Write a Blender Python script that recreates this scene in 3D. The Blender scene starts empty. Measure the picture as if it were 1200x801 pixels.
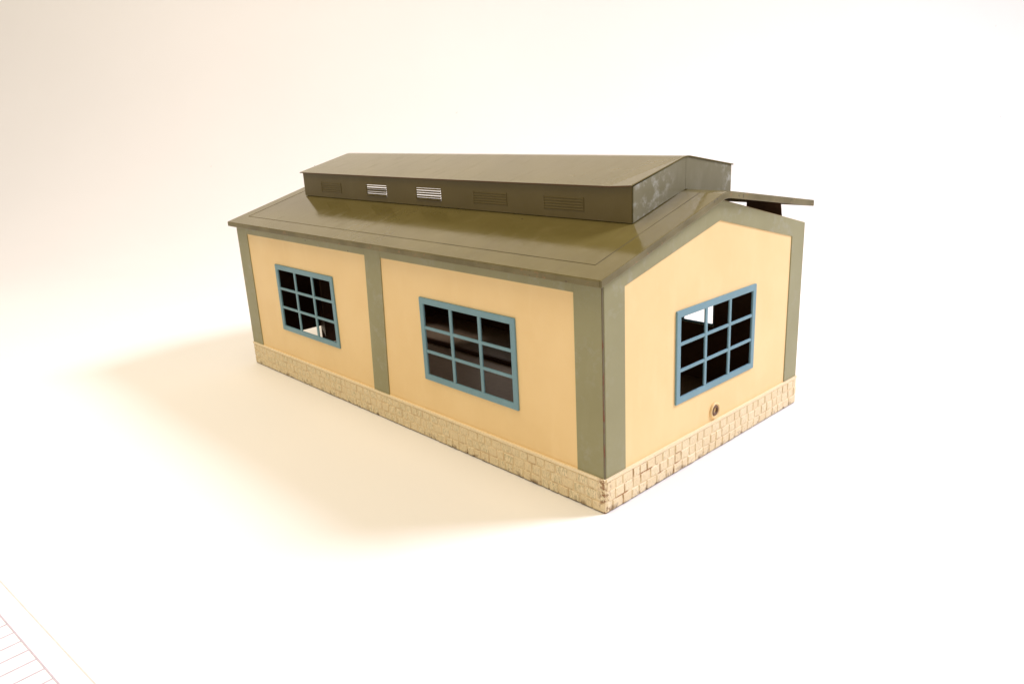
import bpy, bmesh, math, random
from mathutils import Vector, Matrix
random.seed(7)
S = bpy.context.scene
COL = S.collection

# ------------------------------------------------------------------ materials
def nmat(name):
    m = bpy.data.materials.new(name); m.use_nodes = True
    nt = m.node_tree
    return m, nt, nt.nodes['Principled BSDF']

def N(nt, kind, **kw):
    n = nt.nodes.new(kind)
    for k, v in kw.items():
        if k.startswith('i_'):
            n.inputs[k[2:].replace('_', ' ')].default_value = v
        else:
            setattr(n, k, v)
    return n

def noise(nt, vec, scale, detail=4.0, rough=.55):
    n = N(nt, 'ShaderNodeTexNoise', i_Scale=scale, i_Detail=detail, i_Roughness=rough)
    nt.links.new(vec, n.inputs['Vector']); return n.outputs['Fac']

def ramp(nt, fac, a, b, va=0.0, vb=1.0):
    n = N(nt, 'ShaderNodeMapRange'); n.clamp = True
    n.inputs['From Min'].default_value = a; n.inputs['From Max'].default_value = b
    n.inputs['To Min'].default_value = va; n.inputs['To Max'].default_value = vb
    nt.links.new(fac, n.inputs['Value']); return n.outputs['Result']

def mul(nt, a, b, op='MULTIPLY'):
    n = N(nt, 'ShaderNodeMath', operation=op)
    for i, v in enumerate((a, b)):
        if isinstance(v, (int, float)): n.inputs[i].default_value = v
        else: nt.links.new(v, n.inputs[i])
    return n.outputs[0]

def mix(nt, fac, a, b):
    n = N(nt, 'ShaderNodeMix', data_type='RGBA')
    if isinstance(fac, (int, float)): n.inputs[0].default_value = fac
    else: nt.links.new(fac, n.inputs[0])
    for i, v in ((6, a), (7, b)):
        if isinstance(v, tuple): n.inputs[i].default_value = (*v, 1)
        else: nt.links.new(v, n.inputs[i])
    return n.outputs[2]

def coords(nt, scale=None):
    c = N(nt, 'ShaderNodeNewGeometry').outputs['Position']
    if scale:
        mp = N(nt, 'ShaderNodeVectorMath', operation='MULTIPLY')
        mp.inputs[1].default_value = scale
        nt.links.new(c, mp.inputs[0]); c = mp.outputs[0]
    return c

def specks(nt, vec, scale, size, keep):
    """sparse little dots: a Voronoi cell is kept when its random colour passes"""
    v = N(nt, 'ShaderNodeTexVoronoi', i_Scale=scale)
    nt.links.new(vec, v.inputs['Vector'])
    sep = N(nt, 'ShaderNodeSeparateColor'); nt.links.new(v.outputs['Color'], sep.inputs[0])
    kept = ramp(nt, sep.outputs[0], keep, keep + .001)
    r = mul(nt, sep.outputs[1], size)
    d = mul(nt, r, v.outputs['Distance'], 'SUBTRACT')
    return mul(nt, kept, ramp(nt, d, 0, size * .2))

def painted(name, col, dark, light, rough=.32, coat=.0, ior=1.5, speck=(.10, .055, .025), keep=.965, bump=.12, wear=None, wav=0.0, spec=.5, tint=None, streak=0):
    m, nt, b = nmat(name)
    p = coords(nt)
    c = mix(nt, ramp(nt, noise(nt, p, 22, 5), .38, .66), dark, col)
    c = mix(nt, ramp(nt, noise(nt, coords(nt, (1, 1, .35)), 70, 4), .55, .75, 0, .55), c, light)
    if wear:
        w = ramp(nt, noise(nt, p, 120, 6, .7), .50, .70, 0, .8)
        w = mul(nt, w, ramp(nt, noise(nt, p, 25, 2), .42, .56))
        c = mix(nt, w, c, wear)
    c = mix(nt, specks(nt, coords(nt, (1, 1.07, .93)), 127, .10, keep), c, speck)
    nt.links.new(c, b.inputs['Base Color'])
    rr = ramp(nt, noise(nt, p, 60, 5), .3, .7, rough - .03, rough + .05)
    if streak:      # faint rubbed streaks running down the slope
        st = ramp(nt, noise(nt, coords(nt, (1, .12, .12)), 190, 3, .6), .52, .72, 0, streak)
        rr = mul(nt, rr, st, 'ADD')
        st2 = mul(nt, ramp(nt, noise(nt, coords(nt, (1, .2, .2)), 120, 4, .6), .50, .72, 0, .45), ramp(nt, noise(nt, p, 16, 3), .42, .62))
        c = mix(nt, st2, c, (.10, .07, .028))
        nt.links.new(c, b.inputs['Base Color'])
    nt.links.new(rr, b.inputs['Roughness'])
    b.inputs['IOR'].default_value = ior
    b.inputs['Specular IOR Level'].default_value = spec
    if tint: b.inputs['Specular Tint'].default_value = (*tint, 1)
    b.inputs['Coat Weight'].default_value = coat
    b.inputs['Coat Roughness'].default_value = .13
    b.inputs['Coat IOR'].default_value = 1.62
    bp = N(nt, 'ShaderNodeBump', i_Strength=bump, i_Distance=.0006)
    h = noise(nt, p, 260, 3)
    if wav: h = mul(nt, h, mul(nt, noise(nt, p, 14, 2), wav, 'MULTIPLY'), 'ADD')
    nt.links.new(h, bp.inputs['Height'])
    nt.links.new(bp.outputs[0], b.inputs['Normal'])
    return m

CREAM = painted('cream_enamel', (.88, .65, .325), (.85, .615, .295), (.895, .67, .35), .42, bump=.05, keep=.99, spec=.35)
GREY = painted('grey_enamel', (.295, .28, .148), (.27, .255, .13), (.32, .305, .178), .40, bump=.06, keep=.955, wear=(.33, .32, .23), spec=.4)
BLUE = painted('blue_enamel', (.17, .315, .375), (.15, .285, .335), (.205, .36, .425), .40, bump=.05, keep=.985, spec=.4)
OLIVE = painted('olive_enamel', (.142, .115, .038), (.124, .100, .031), (.160, .130, .048), .105, ior=1.46, bump=.03, keep=.93, speck=(.045, .03, .012), wav=.6, tint=(.92, .81, .36), streak=.10)
OLIVE_WORN = painted('worn_olive_enamel', (.215, .20, .12), (.18, .165, .09), (.26, .25, .17), .42, bump=.1, keep=.94, speck=(.06, .04, .02), wear=(.50, .51, .46))
OLIVE_WORN.node_tree.nodes['Principled BSDF'].inputs['Coat Weight'].default_value = .25

def edge_mat():
    m, nt, b = nmat('chipped_olive_edge')
    p = coords(nt)
    c = mix(nt, ramp(nt, noise(nt, p, 40, 4), .4, .65), (.115, .095, .032), (.185, .155, .066))
    c = mix(nt, ramp(nt, noise(nt, p, 240, 5, .65), .60, .68, 0, .75), c, (.28, .15, .06))
    c = mix(nt, ramp(nt, noise(nt, p, 330, 4, .6), .64, .70, 0, .8), c, (.05, .03, .015))
    nt.links.new(c, b.inputs['Base Color']); b.inputs['Roughness'].default_value = .45
    return m
EDGE = edge_mat()

def tin_mat():
    m, nt, b = nmat('bare_dark_tin')
    p = coords(nt)
    c = mix(nt, ramp(nt, noise(nt, p, 30, 5), .35, .7), (.085, .043, .020), (.135, .070, .034))
    nt.links.new(c, b.inputs['Base Color']); b.inputs['Roughness'].default_value = .5
    b.inputs['Specular IOR Level'].default_value = .2
    return m
TIN = tin_mat()

def stone_mat(name, dirt, rust, band):
    m, nt, b = nmat(name)
    p = coords(nt)
    at = N(nt, 'ShaderNodeAttribute', attribute_name='tone').outputs['Fac']     # each stone's own tint
    face = N(nt, 'ShaderNodeAttribute', attribute_name='face').outputs['Fac']   # 1 on stones, 0 in the joints
    c = mix(nt, at, (.82, .67, .42), (.88, .74, .49))
    blot = ramp(nt, noise(nt, coords(nt, (1.5, 1.5, .5)), 1000, 3, .6), *band)
    blot = mul(nt, blot, ramp(nt, at, .15, .8, dirt * .35, dirt))
    blot = mul(nt, blot, face)
    c = mix(nt, blot, c, (.36, .33, .17))
    c = mix(nt, mul(nt, ramp(nt, noise(nt, p, 700, 3), .62, .68), .5 * dirt), c, (.20, .14, .06))
    joint = mul(nt, face, -1.0); joint = mul(nt, joint, 1.0, 'ADD')
    sep = N(nt, 'ShaderNodeSeparateXYZ'); nt.links.new(p, sep.inputs[0])
    below = ramp(nt, sep.outputs[2], HB - .0015, HB - .0022)
    clean = ramp(nt, sep.outputs[1], .06, .10, 1.0, .35)
    r = mul(nt, mul(nt, joint, mul(nt, below, clean)), ramp(nt, noise(nt, p, 95, 3), .52, .62, 0, rust))
    c = mix(nt, r, c, (.36, .17, .04))
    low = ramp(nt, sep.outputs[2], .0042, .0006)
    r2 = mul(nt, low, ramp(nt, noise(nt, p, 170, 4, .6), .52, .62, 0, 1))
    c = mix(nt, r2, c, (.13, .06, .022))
    c = mix(nt, ramp(nt, sep.outputs[2], .0011, .0006, 0, .65), c, (.10, .075, .06))  # floor-contact shadow painted in as an even dark lower edge
    d2 = N(nt, 'ShaderNodeVectorMath', operation='LENGTH')
    ms = N(nt, 'ShaderNodeVectorMath', operation='MULTIPLY'); ms.inputs[1].default_value = (1, 1, 0)
    nt.links.new(p, ms.inputs[0]); nt.links.new(ms.outputs[0], d2.inputs[0])
    near = ramp(nt, d2.outputs['Value'], .005, .0015)
    r3 = mul(nt, near, ramp(nt, noise(nt, p, 300, 4, .6), .50, .58, 0, .9))
    c = mix(nt, r3, c, (.25, .10, .03))
    nt.links.new(c, b.inputs['Base Color']); b.inputs['Roughness'].default_value = .5
    b.inputs['Specular IOR Level'].default_value = .3
    bp = N(nt, 'ShaderNodeBump', i_Strength=.55, i_Distance=.0009)
    nt.links.new(noise(nt, p, 500, 4, .65), bp.inputs['Height']); nt.links.new(bp.outputs[0], b.inputs['Normal'])
    return m
HB = .0213
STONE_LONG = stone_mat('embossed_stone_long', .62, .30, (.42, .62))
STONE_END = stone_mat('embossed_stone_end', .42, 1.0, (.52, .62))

def seam_mat():
    m, nt, b = nmat('rubbed_seam')
    p = coords(nt, (1, 1, .25))
    c = mix(nt, ramp(nt, noise(nt, p, 240, 4, .6), .50, .58), (.15, .125, .07), (.17, .055, .018))
    nt.links.new(c, b.inputs['Base Color']); b.inputs['Roughness'].default_value = .5
    return m
SEAM = seam_mat()
def groove_mat():
    m, nt, b = nmat('dark_groove')
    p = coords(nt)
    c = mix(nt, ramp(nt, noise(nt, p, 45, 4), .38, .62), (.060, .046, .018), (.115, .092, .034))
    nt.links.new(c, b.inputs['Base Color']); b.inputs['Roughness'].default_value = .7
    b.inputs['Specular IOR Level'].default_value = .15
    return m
GROOVE_DARK = groove_mat()  # darker matte colour for groove faces, draws the creases as dark lines

def paper_mat(name, col, spots=True):
    m, nt, b = nmat(name)
    p = coords(nt)
    c = mix(nt, ramp(nt, noise(nt, p, 3, 3), .35, .7), col, tuple(x * .975 for x in col))
    if spots:
        c = mix(nt, mul(nt, specks(nt, p, 19, .030, .80), .8), c, (.16, .14, .12))
        c = mix(nt, mul(nt, specks(nt, coords(nt, (1.6, .5, 1)), 16, .05, .86), .22), c, (.45, .38, .30))
    nt.links.new(c, b.inputs['Base Color']); b.inputs['Roughness'].default_value = .55
    b.inputs['Specular IOR Level'].default_value = .3
    return m
PAPER = paper_mat('white_backdrop_paper', (.86, .845, .815))
SHEET = paper_mat('white_sheet_paper', (.88, .87, .85), False)

def plain(name, col, rough=.6):
    m, nt, b = nmat(name)
    p = coords(nt)
    c = mix(nt, ramp(nt, noise(nt, p, 200, 3), .3, .7), col, tuple(x * .85 for x in col))
    nt.links.new(c, b.inputs['Base Color']); b.inputs['Roughness'].default_value = rough
    return m
INK = plain('pale_violet_ink', (.56, .49, .54))
INKTAN = plain('pale_tan_ink', (.72, .65, .60))
DARK = plain('dark_metal', (.03, .02, .012), .5)

# ------------------------------------------------------------------ mesh helpers
def link(name, bm, mats, parent=None, bevel=0.0, smooth=False, segs=2):
    bmesh.ops.recalc_face_normals(bm, faces=bm.faces)
    me = bpy.data.meshes.new(name); bm.to_mesh(me); bm.free()
    for m in (mats if isinstance(mats, (list, tuple)) else [mats]): me.materials.append(m)
    o = bpy.data.objects.new(name, me); COL.objects.link(o)
    if parent: o.parent = parent
    if smooth:
        for f in me.polygons: f.use_smooth = True
    if bevel:
        md = o.modifiers.new('bevel', 'BEVEL'); md.width = bevel; md.segments = segs
        md.limit_method = 'ANGLE'; md.angle_limit = math.radians(40)
    return o

def box(bm, x0, x1, y0, y1, z0, z1, mi=0):
    v = [bm.verts.new((x, y, z)) for x in (x0, x1) for y in (y0, y1) for z in (z0, z1)]
    for q in ((0,1,3,2),(4,6,7,5),(0,4,5,1),(2,3,7,6),(0,2,6,4),(1,5,7,3)):
        bm.faces.new([v[i] for i in q]).material_index = mi
    return v

def prism(bm, pts, a, b, to3, mi=0):
    """polygon pts (u,v) extruded from depth a to b; to3(u,v,d) -> xyz"""
    A = [bm.verts.new(to3(u, v, a)) for u, v in pts]
    B = [bm.verts.new(to3(u, v, b)) for u, v in pts]
    n = len(pts)
    bm.faces.new(A).material_index = mi; bm.faces.new(B[::-1]).material_index = mi
    for i in range(n):
        bm.faces.new((A[i], B[i], B[(i+1) % n], A[(i+1) % n])).material_index = mi

def plate(us, top, holes, d0, d1, to3, base=0.0, back=1):
    """sheet standing on `base`, upper edge top(u), rectangular holes (u0,u1,v0,v1); d0 = outer face, d1 = inner face"""
    bm = bmesh.new()
    us = sorted(set(us) | {h[0] for h in holes} | {h[1] for h in holes})
    vs = sorted({base} | {h[2] for h in holes} | {h[3] for h in holes})
    vd = {}
    def V(u, v, d):
        k = (round(u, 6), round(v, 6), d)
        if k not in vd: vd[k] = bm.verts.new(to3(u, v, d))
        return vd[k]
    edges = {}
    for i in range(len(us) - 1):
        u0, u1 = us[i], us[i+1]
        for j in range(len(vs)):
            v0 = vs[j]
            va, vb = (vs[j+1], vs[j+1]) if j + 1 < len(vs) else (top(u0), top(u1))
            um, vm = (u0 + u1) / 2, (v0 + min(va, vb)) / 2
            if any(h[0] < um < h[1] and h[2] < vm < h[3] for h in holes): continue
            c = [(u0, v0), (u1, v0), (u1, vb), (u0, va)]
            bm.faces.new([V(u, v, d0) for u, v in c])
            bm.faces.new([V(u, v, d1) for u, v in c][::-1]).material_index = back
            for k in range(4):
                a, b = c[k], c[(k+1) % 4]
                ka, kb = tuple(round(x, 6) for x in a), tuple(round(x, 6) for x in b)
                if (kb, ka) in edges: del edges[(kb, ka)]
                else: edges[(ka, kb)] = 1
    for a, b in edges:
        bm.faces.new((V(*a, d0), V(*b, d0), V(*b, d1), V(*a, d1)))
    return bm

# ------------------------------------------------------------------ measures (metres)
L, W = .4336, .22
HB, H, HR = .0213, .1354, .1636
YM = W / 2
T = .0010
def gtop(y): return H + (HR - H) * (1 - abs(y - YM) / YM)
FRONT = lambda u, v, d: (u, d, v)          # u = x, depth along +y
REAR = lambda u, v, d: (u, W - d, v)
NEAR = lambda u, v, d: (-d, u, v)          # u = y, depth into the shed
FAR = lambda u, v, d: (-L + d, u, v)

shed = bpy.data.objects.new('toy_shed', None); COL.objects.link(shed)
shed['label'] = 'cream tinplate toy shed with grey pilasters, blue barred windows and olive roof on white paper'
shed['category'] = 'toy building'

WB, WT = .0449, .1035
LONG_WINDOWS = ((-.3668, -.2722), (-.1602, -.0668))
END_WINDOW = (.0658, .1561)
BW = .0043
def hole(a, b): return (a + BW * .55, b - BW * .55, WB + BW * .55, WT - BW * .55)

# walls ------------------------------------------------------------
link('wall', plate((-L, 0), lambda u: H, [hole(*w) for w in LONG_WINDOWS], 0, T, FRONT), [CREAM, TIN], shed)
link('wall', plate((-L, 0), lambda u: H - .008, [hole(*w) for w in LONG_WINDOWS], 0, T, REAR), [CREAM, TIN], shed)
link('wall', plate((T + .0001, YM, W - T - .0001), gtop, [hole(*END_WINDOW)], 0, T, NEAR), [CREAM, TIN], shed)
DOOR0, DOOR1 = .030, .190
link('wall', plate((T + .0001, YM, W - T - .0001), lambda y: gtop(y) - .010, [(DOOR0, DOOR1, -1, .118)], 0, T, FAR, base=-.0), [CREAM, TIN], shed)

# far end: folding door leaves, hung clear of the ground
def leaf(p0, p1, z0, z1):
    bm = bmesh.new()
    d = Vector((p1[0] - p0[0], p1[1] - p0[1], 0)).normalized(); n = Vector((d.y, -d.x, 0)) * .0006
    q = [(p0[0] - n.x, p0[1] - n.y), (p1[0] - n.x, p1[1] - n.y), (p1[0] + n.x, p1[1] + n.y), (p0[0] + n.x, p0[1] + n.y)]
    prism(bm, q, z0, z1, lambda u, v, w: (u, v, w))
    return link('door', bm, TIN, shed)
leaf((-L + .0016, DOOR0), (-L + .0016, .0710), .0208, .1175)
leaf((-L + .0016, .0712), (-.389, .0523), .0208, .1175)
leaf((-L + .0016, .0712), (-L + .0016, DOOR1), .0012, .1175)

# pilasters, frieze, end border ---------------------------------------
PZ = .0007
def front_piece(name, pts):
    bm = bmesh.new(); prism(bm, pts, -PZ, .0002, FRONT); return link(name, bm, GREY, shed, .00015, segs=1)
PB = .1256
HT = H - .0002
front_piece('pilaster', [(-L, HB), (-L + .0198, HB), (-L + .0198, PB), (-L + .0198, HT), (-L, HT)])
front_piece('pilaster', [(-.2279, HB), (-.2082, HB), (-.2026, PB), (-.2026, HT), (-.2226, HT), (-.2226, PB)])
front_piece('pilaster', [(-.0199, HB), (-.0004, HB), (-.0004, HT), (-.0199, HT), (-.0199, PB)])
for a, b in ((-L + .0198, -.2226), (-.2026, -.0199)):
    front_piece('frieze', [(a + .00002, PB), (b - .00002, PB), (b - .00002, HT), (a + .00002, HT)])
def end_border(to3, drop=0):
    bm = bmesh.new()
    g, ge, ga = .0180, .1280, .1510
    def pr(p): prism(bm, p, -.0006, .0002, to3)
    # one continuous painted band: build as a ring so the mitres stay seamless
    o = [(.0004, HB), (.0004, gtop(.0004) - .0002 - drop), (YM, HR - .0002 - drop), (W, H - .0002 - drop), (W, HB)]
    i = [(g, HB), (g, ge), (YM, ga), (W - g, ge), (W - g, HB)]
    fa = {}
    def V(p, d):
        k = (p, d)
        if k not in fa: fa[k] = bm.verts.new(to3(p[0], p[1], d))
        return fa[k]
    for k in range(4):
        q = [o[k], o[k+1], i[k+1], i[k]]
        bm.faces.new([V(p, -.0006) for p in q]); bm.faces.new([V(p, .0002) for p in q][::-1])
        bm.faces.new((V(o[k], -.0006), V(o[k+1], -.0006), V(o[k+1], .0002), V(o[k], .0002)))
        bm.faces.new((V(i[k], -.0006), V(i[k+1], -.0006), V(i[k+1], .0002), V(i[k], .0002)))
    for k in (0, 4):
        bm.faces.new((V(o[k], -.0006), V(i[k], -.0006), V(i[k], .0002), V(o[k], .0002)))
    return link('gable_border', bm, GREY, shed, .0004)
end_border(NEAR); end_border(FAR, .010)

bm = bmesh.new(); prism(bm, [(-.0005, -.0006), (.0003, -.0006), (.0003, .0004), (-.0005, .0004)], HB * .1, H - .001, lambda u, v, w: (u, v, w))
link('corner_seam', bm, SEAM, shed, .0003)

# windows ------------------------------------------------------------
def window(a, b, to3):
    def solid(bm, u0, u1, v0, v1, d0, d1):
        prism(bm, [(u0, v0), (u1, v0), (u1, v1), (u0, v1)], d0, d1, to3)
    f = link('window', plate((a, b), lambda u: WT, [(a + BW, b - BW, WB + BW, WT - BW)], -.0012, .0004, to3, base=WB, back=0), BLUE, shed, .0005)
    bm = bmesh.new(); g = .0014
    iu0, iu1, iv0, iv1 = a + BW, b - BW, WB + BW, WT - BW
    for k in (1, 2):
        u = iu0 + (iu1 - iu0) * k / 3
        solid(bm, u - g, u + g, iv0 - .0008, iv1 + .0008, -.0010, .0003)
        v = iv0 + (iv1 - iv0) * k / 3
        solid(bm, iu0 - .0008, iu1 + .0008, v - g * .82, v + g * .82, -.0009, .0002)
    link('glazing_bars', bm, BLUE, f, .0005)
for a, b in LONG_WINDOWS:
    window(a, b, FRONT); window(a, b, REAR)
window(*END_WINDOW, NEAR)

# embossed stone plinth ------------------------------------------------
def plinth(u0, u1, to3, mat, seed):
    rnd = random.Random(seed)
    bm = bmesh.new()
    tone = bm.verts.layers.float.new('tone'); fc = bm.verts.layers.float.new('face')
    def add(pts, a, b, t, f, inset=0):
        n0 = len(bm.verts)
        vs = []
        (x0, z0), (x1, z1) = pts
        A = [bm.verts.new(to3(u, v, a)) for u, v in ((x0, z0), (x1, z0), (x1, z1), (x0, z1))]
        i = inset
        j = lambda: rnd.uniform(0, i * .6)
        B = [bm.verts.new(to3(u, v, b + rnd.uniform(-.00012, .00012) * (i > 0))) for u, v in ((x0+i+j(), z0+i+j()), (x1-i-j(), z0+i+j()), (x1-i-j(), z1-i-j()), (x0+i+j(), z1-i-j()))]
        for v in A: v[tone] = t; v[fc] = 0.0 if f else 0.0
        for v in B: v[tone] = t; v[fc] = f
        bm.faces.new(A); bm.faces.new(B[::-1])
        for k in range(4): bm.faces.new((A[k], B[k], B[(k+1) % 4], A[(k+1) % 4]))
    add(((u0, .0003), (u1, HB - .0018)), .0002, -.0009, .5, 0)
    add(((u0, HB - .00175), (u1, HB)), .0002, -.0016, .9, 0)
    zs = [.0004, .0069, .0133, HB - .0018]
    for r in range(3):
        x = u0 + .0002; off = rnd.uniform(.3, 1)
        first = True
        while x < u1 - .003:
            w = rnd.uniform(.0062, .0098) * (off if first else 1); first = False
            x2 = min(x + w, u1 - .0002)
            if u1 - x2 < .0035: x2 = u1 - .0002
            add(((x + .0002, zs[r] + .0002), (x2 - .0002, zs[r+1] - .0002)), -.0008, -.0009 - rnd.uniform(.0004, .0007), rnd.random(), 1.0, .0004)
            x = x2
    link('stone_plinth', bm, mat, shed)
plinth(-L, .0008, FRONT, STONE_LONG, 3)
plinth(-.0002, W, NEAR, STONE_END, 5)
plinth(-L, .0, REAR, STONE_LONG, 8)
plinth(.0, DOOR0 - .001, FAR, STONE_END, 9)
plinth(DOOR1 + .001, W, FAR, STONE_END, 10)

# dark floor plate inside, with the low guide rib along it
bm = bmesh.new(); box(bm, -L + .003, -.0015, .0015, W - .0015, .0004, .0012)
fl = link('floor_plate', bm, plain('brown_tin_floor', (.24, .16, .085), .45), shed)
bm = bmesh.new(); box(bm, -L + .01, -.03, .1425, .1455, .0010, .0050); link('guide_rib', bm, TIN, fl)

# eyelet on the end wall -------------------------------------------------
def lathe(bm, prof, c, segs=32):
    rings = []
    for r, d in prof:
        rings.append([bm.verts.new((c[0] + d, c[1] + r * math.cos(2*math.pi*k/segs), c[2] + r * math.sin(2*math.pi*k/segs))) for k in range(segs)])
    for a, b in zip(rings, rings[1:]):
        for k in range(segs): bm.faces.new((a[k], a[(k+1) % segs], b[(k+1) % segs], b[k]))
    return rings
bm = bmesh.new()
lathe(bm, [(.0055, .0), (.0055, .0007), (.0050, .0012), (.0043, .0012), (.0039, .0006), (.0036, .0004)], (0, .1105, .0279))
ey = link('eyelet', bm, CREAM, shed, smooth=True)
bm = bmesh.new()
lathe(bm, [(.0036, .0003), (.0034, .0010), (.0024, .0012), (.0019, .0007), (.0018, -.0006), (.0001, -.0007)], (0, .1105, .0279))
link('grommet', bm, plain('rusty_grommet', (.16, .075, .03), .5), ey, smooth=True)

# roof -------------------------------------------------------------------
EY, EZ = -.0060, .1360       # front eave
RY, RZ = .1100, .1688        # ridge
BY, BZ = .2229, .1506        # rear eave (the loose roof sits raised at the back)
X0, X1 = -L - .0044, .0044
def rtop(y):
    s1 = (RZ - EZ) / (RY - EY); s2 = (RZ - BZ) / (BY - RY); r = .0055
    a, b = EZ + s1 * (y - EY), RZ - s2 * (y - RY)
    if y < RY - r: return a
    if y > RY + r: return b
    t = (y - (RY - r)) / (2 * r)                      # rounded fold
    p0, p1, p2 = RZ - s1 * r, RZ, RZ - s2 * r
    return (1-t)**2 * p0 + 2*t*(1-t) * p1 + t*t * p2
KX0, KX1 = -.4045, -.0246    # roof monitor
KY0, KY1 = .0570, .1632
GX0, GX1, GY = -.4228, -.0112, .0078
e = .00035
ys = sorted({EY, GY - e, GY, GY + e, KY0 + .004, KY1 - .004, BY, W - GY - e, W - GY, W - GY + e, .03, .20} | {RY + .0055 * t / 4 for t in range(-4, 5)})
xs = sorted({X0, GX0 - .0008, GX0, GX0 + .0008, KX0 + .004, KX1 - .004, GX1 - e, GX1, GX1 + e, X1} | {-.35 + .05 * k for k in range(7)})
bm = bmesh.new(); vd = {}
def rv(x, y, dz):
    k = (round(x, 6), round(y, 6), dz)
    if k not in vd:
        z = rtop(y) - dz
        on = (abs(x - GX0) < 1e-6 or abs(x - GX1) < 1e-6) and GY - 1e-6 < y < W - GY + 1e-6
        on = on or ((abs(y - GY) < 1e-6 or abs(y - (W - GY)) < 1e-6) and GX0 - 1e-6 < x < GX1 + 1e-6)
        if on: z -= .0003
        vd[k] = bm.verts.new((x, y, z))
    return vd[k]
bedges = {}
for i in range(len(xs) - 1):
    for j in range(len(ys) - 1):
        xm, ym = (xs[i] + xs[i+1]) / 2, (ys[j] + ys[j+1]) / 2
        if KX0 + .004 < xm < KX1 - .004 and KY0 + .004 < ym < KY1 - .004: continue
        c = [(xs[i], ys[j]), (xs[i+1], ys[j]), (xs[i+1], ys[j+1]), (xs[i], ys[j+1])]
        f = bm.faces.new([rv(x, y, 0) for x, y in c]); f.smooth = False
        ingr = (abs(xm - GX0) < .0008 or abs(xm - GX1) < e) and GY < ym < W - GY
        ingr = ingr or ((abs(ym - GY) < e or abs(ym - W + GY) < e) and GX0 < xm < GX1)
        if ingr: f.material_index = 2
        f = bm.faces.new([rv(x, y, .0009) for x, y in c][::-1]); f.material_index = 1
        for k in range(4):
            a, b = c[k], c[(k+1) % 4]
            if (b, a) in bedges: del bedges[(b, a)]
            else: bedges[(a, b)] = 1
for a, b in bedges:
    bm.faces.new((rv(*a, 0), rv(*b, 0), rv(*b, .0009), rv(*a, .0009)))
roof = link('roof', bm, [OLIVE, TIN, GROOVE_DARK], shed)

def rim():
    bm = bmesh.new(); yy = [EY - .0003] + [y for y in ys if EY < y < BY] + [BY + .0003]
    hgt = .0040; t = .0008
    for x0, x1 in ((X0 - .0003, X0 + t), (X1 - t, X1 + .0003)):
        rows = []
        for y in yy:
            z = rtop(min(max(y, EY), BY)) - .0002
            rows.append([bm.verts.new(p) for p in ((x0, y, z), (x1, y, z), (x1, y, z - hgt), (x0, y, z - hgt))])
        for a, b in zip(rows, rows[1:]):
            for k in range(4): bm.faces.new((a[k], a[(k+1) % 4], b[(k+1) % 4], b[k]))
        bm.faces.new(rows[0]); bm.faces.new(rows[-1][::-1])
    for y0, y1, ye in ((EY - .0003, EY + t, EY), (BY - t, BY + .0003, BY)):
        z = rtop(ye) - .00035
        box(bm, X0 + t, X1 - t, y0, y1, z - hgt + .0002, z)
    return link('rim', bm, EDGE, roof, .0006)
rim()

# locating tabs under the roof
def tab(x0, x1, y, z1, h):
    bm = bmesh.new()
    prism(bm, [(x0, z1 - h), (x1 + .0018, z1 - h), (x1, z1), (x0, z1)], y, y + .0008, FRONT)
    link('locating_tab', bm, TIN, roof)
tab(-.0340, -.0086, .200, rtop(.200) - .0010, .0140)
tab(-.3420, -.1500, .200, rtop(.200) - .0010, .0140)
tab(-.3900, -.0400, .016, rtop(.016) - .0010, .0080)

# roof monitor -------------------------------------------------------------
mon = bpy.data.objects.new('roof_monitor', None); COL.objects.link(mon); mon.parent = shed
MZF, MZR, MZB = .1752, .1885, .1790          # front eave, ridge, rear eave of the monitor
SL = [(-.3725, -.3405, 0), (-.3003, -.2712, 1), (-.2320, -.2012, 1), (-.1640, -.1308, 0), (-.0952, -.0622, 0)]
LZ0, LZ1 = .1590, .1676
def side(y, ztop, inward, zlow, lz):
    holes = [(a, b, lz, lz + .0086) for a, b, op in SL if op]
    to3 = (lambda u, v, d: (u, y + d * inward, v))
    bm = plate((KX0 + .0004, KX1 - .0006), lambda u: ztop, holes, 0, .0008, to3, base=zlow)
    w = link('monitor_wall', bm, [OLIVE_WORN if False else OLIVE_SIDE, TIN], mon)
    for a, b, op in SL:
        bm = bmesh.new(); n = 5
        for k in range(n):
            z = lz + .0086 * (k + .5) / n
            ja, jb, jc = (random.uniform(-.00018, .00018) for _ in range(3))
            if op:     # open slats pressed outwards, tilted
                prism(bm, [(-.0010, z - .00055 + ja), (-.0006, z - .0007 + ja), (.0007, z + .00015 + jb), (.0004, z + .00045 + jb)], a + .0002, b - .0002 - abs(jc) * 3 * (k % 2),
                      lambda d, v, u: (u, y + d * inward, v))
            else:      # blind pressed ribs
                prism(bm, [(.0002, z - .0005), (-.0003, z - .0003), (-.0004, z), (-.0002, z + .0004), (.0002, z + .0005)], a, b,
                      lambda d, v, u: (u, y + d * inward, v))
        if not op:
            for u in (a - .0006, b):
                prism(bm, [(.0002, lz), (-.0003, lz), (-.0003, lz + .0086), (.0002, lz + .0086)], u, u + .0006,
                      lambda d, v, w_: (w_, y + d * inward, v))
        v = link('louver', bm, OLIVE_SIDE, mon)
    return w
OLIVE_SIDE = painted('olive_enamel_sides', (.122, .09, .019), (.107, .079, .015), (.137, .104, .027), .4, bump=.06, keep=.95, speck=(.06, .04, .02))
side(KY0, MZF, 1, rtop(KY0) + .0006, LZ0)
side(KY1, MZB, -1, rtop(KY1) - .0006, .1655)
def mtop(y):
    return MZF + (MZR - MZF) * (y - KY0) / (YM - KY0) if y < YM else MZR + (MZB - MZR) * (y - YM) / (KY1 - YM)
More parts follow.
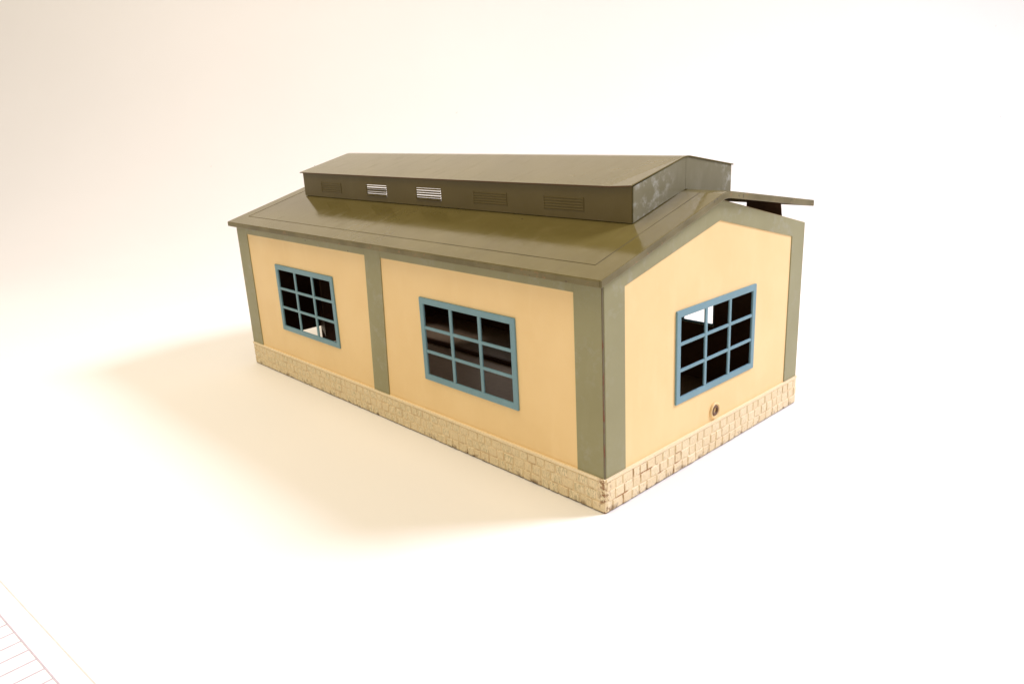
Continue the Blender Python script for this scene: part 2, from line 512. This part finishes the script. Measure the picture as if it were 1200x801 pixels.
def mon_end(x, inward):
    bm = bmesh.new()
    yy = [KY0 + .0009, .075, .09, YM, .13, .15, KY1 - .0009]
    pts = [(y, rtop(y) - .0005) for y in yy] + [(y, mtop(y) - .0002) for y in reversed(yy)]
    # split at the ridge into two panels with a fine vertical seam
    half = len(yy) // 2
    for a, b in ((0, half), (half, len(yy) - 1)):
        seg = yy[a:b+1]
        g = .00012
        q = [(y + (g if y == YM and a else -g if y == YM else 0), rtop(y) + .0005) for y in seg]
        q += [(y, mtop(y) - .0002) for y in reversed([s + (g if s == YM and a else -g if s == YM else 0) for s in seg])]
        prism(bm, q, 0, .0008, lambda u, v, d: (x + d * inward, u, v))
    link('monitor_gable', bm, OLIVE_WORN, mon)
mon_end(KX1, -1); mon_end(KX0, 1)
bm = bmesh.new()
ov = .0020
sf = (MZR - MZF) / (YM - KY0); sb = (MZB - MZR) / (KY1 - YM)
prof = [(KY0 - ov, MZF - sf * ov), (YM - .003, MZR - sf * .003), (YM, MZR - .0004), (YM + .003, MZR + sb * .003), (KY1 + .0006, MZB + sb * .0006)]
nx = 24
rows = []
for i in range(nx + 1):
    x = KX0 - .0016 + (KX1 + .0006 - KX0 + .0016) * i / nx
    sag = .0004 * math.sin(math.pi * i / nx)
    curl = .0009 * max(0, (i - nx + 1))
    top_ = []; bot = []
    for k, (y, z) in enumerate(prof):
        zz = z + (curl if k == 0 else 0) - (sag if k == 0 else 0)
        top_.append(bm.verts.new((x, y, zz + .0007))); bot.append(bm.verts.new((x, y, zz)))
    rows.append((top_, bot))
for (ta, ba), (tb, bb) in zip(rows, rows[1:]):
    for k in range(len(prof) - 1):
        bm.faces.new((ta[k], tb[k], tb[k+1], ta[k+1]))
        bm.faces.new((ba[k+1], bb[k+1], bb[k], ba[k])).material_index = 1
    bm.faces.new((ta[0], ba[0], bb[0], tb[0])).material_index = 1
    bm.faces.new((tb[-1], bb[-1], ba[-1], ta[-1]))
for t_, b_ in (rows[0], rows[-1]):
    bm.faces.new(list(t_) + list(reversed(b_)))
link('monitor_roof', bm, [OLIVE, TIN], mon)

# ------------------------------------------------------------------ backdrop sweep
CX, CY, CZ = .24878, -.29553, .22029
yaw, pitch, roll, FPX = .82428, -.29486, -.05090, 891.36
d = Vector((-math.sin(yaw), math.cos(yaw), 0)); rt = Vector((math.cos(yaw), math.sin(yaw), 0))
def sweep():
    bm = bmesh.new()
    R = .55
    prof = [(a, 0) for a in (-1.6, -.9, -.3, 0, .3, .6, .95, 1.15)]
    for k in range(1, 25):
        a = math.pi / 2 * k / 24
        prof.append((1.15 + R * math.sin(a), R * (1 - math.cos(a))))
    prof += [(1.7, .8), (1.7, 1.2), (1.7, 1.9)]
    rows = []
    for s in (-2.6, -1.2, -.4, .4, 1.2, 2.6):
        rows.append([bm.verts.new((CX + d.x * a + rt.x * s, CY + d.y * a + rt.y * s, z)) for a, z in prof])
    for A, B in zip(rows, rows[1:]):
        for k in range(len(prof) - 1): bm.faces.new((A[k], B[k], B[k+1], A[k+1])).smooth = True
    o = link('backdrop', bm, PAPER)
    o['kind'] = 'structure'
    return o
sweep()

# ruled sheet lying at the near left corner ---------------------------------
ang = math.atan2(.0118, .1211)
sheet = bpy.data.objects.new('ruled_sheet', None); COL.objects.link(sheet)
sheet.location = (-.1899, -.2601, 0); sheet.rotation_euler = (0, 0, ang)
sheet['label'] = 'white ruled paper sheet with blank margin in the lower left corner, beside the shed'
sheet['category'] = 'paper'
bm = bmesh.new(); box(bm, -.11, .19, -.21, 0, .0002, .0006); link('page', bm, SHEET, sheet)
bm = bmesh.new()
box(bm, -.11, .19, -.0006, .00005, .0003, .00068)
link('page_edge', bm, INKTAN, sheet)
bm = bmesh.new()
box(bm, -.11, .19, -.0103, -.0096, .0004, .00075)
for k in range(-9, 21):
    x = .0066 + k * .00975
    vs = box(bm, x - .00045, x + .00045, -.205, -.01005, .0004, .00072)
    for v in vs: v.co.x += (-.01005 - v.co.y) * -.02
link('ruling', bm, INK, sheet)

# ------------------------------------------------------------------ camera
f = Vector((-math.sin(yaw) * math.cos(pitch), math.cos(yaw) * math.cos(pitch), math.sin(pitch)))
up = rt.cross(f)
r2 = rt * math.cos(roll) + up * math.sin(roll); u2 = up * math.cos(roll) - rt * math.sin(roll)
cd = bpy.data.cameras.new('camera'); cam = bpy.data.objects.new('camera', cd); COL.objects.link(cam)
M = Matrix((r2, u2, -f)).transposed().to_4x4(); M.translation = (CX, CY, CZ)
cam.matrix_world = M
cd.sensor_width = 36; cd.lens = 36 * FPX / 1200; cd.clip_start = .01; cd.clip_end = 100
S.camera = cam

# ------------------------------------------------------------------ light
def area(name, loc, target, size, power, col):
    ld = bpy.data.lights.new(name, 'AREA'); ld.shape = 'DISK'; ld.size = size; ld.energy = power; ld.color = col
    o = bpy.data.objects.new(name, ld); COL.objects.link(o); o.location = loc
    o.rotation_euler = (Vector(target) - Vector(loc)).to_track_quat('-Z', 'Y').to_euler()
    return o
area('key_softbox', (1.0, 1.6, 1.82), (-.15, .05, .05), .78, 21.3, (1.0, .99, 1.22))
bpy.data.lights['key_softbox'].spread = math.radians(106)
area('overhead_fill', (-.35, -.25, 1.35), (-.25, -.1, 0), 1.0, 14, (1.0, .86, .67))  # unseen fill lamp, added overhead to lighten the shed's ground shadow
w = bpy.data.worlds.new('World'); S.world = w; w.use_nodes = True
bg = w.node_tree.nodes['Background']
bg.inputs[0].default_value = (1.0, .875, .68, 1); bg.inputs[1].default_value = .47
S.view_settings.view_transform = 'Standard'; S.view_settings.look = 'None'
S.view_settings.exposure = 0; S.view_settings.gamma = 1
S.cycles.max_bounces = 8; S.cycles.use_denoising = True
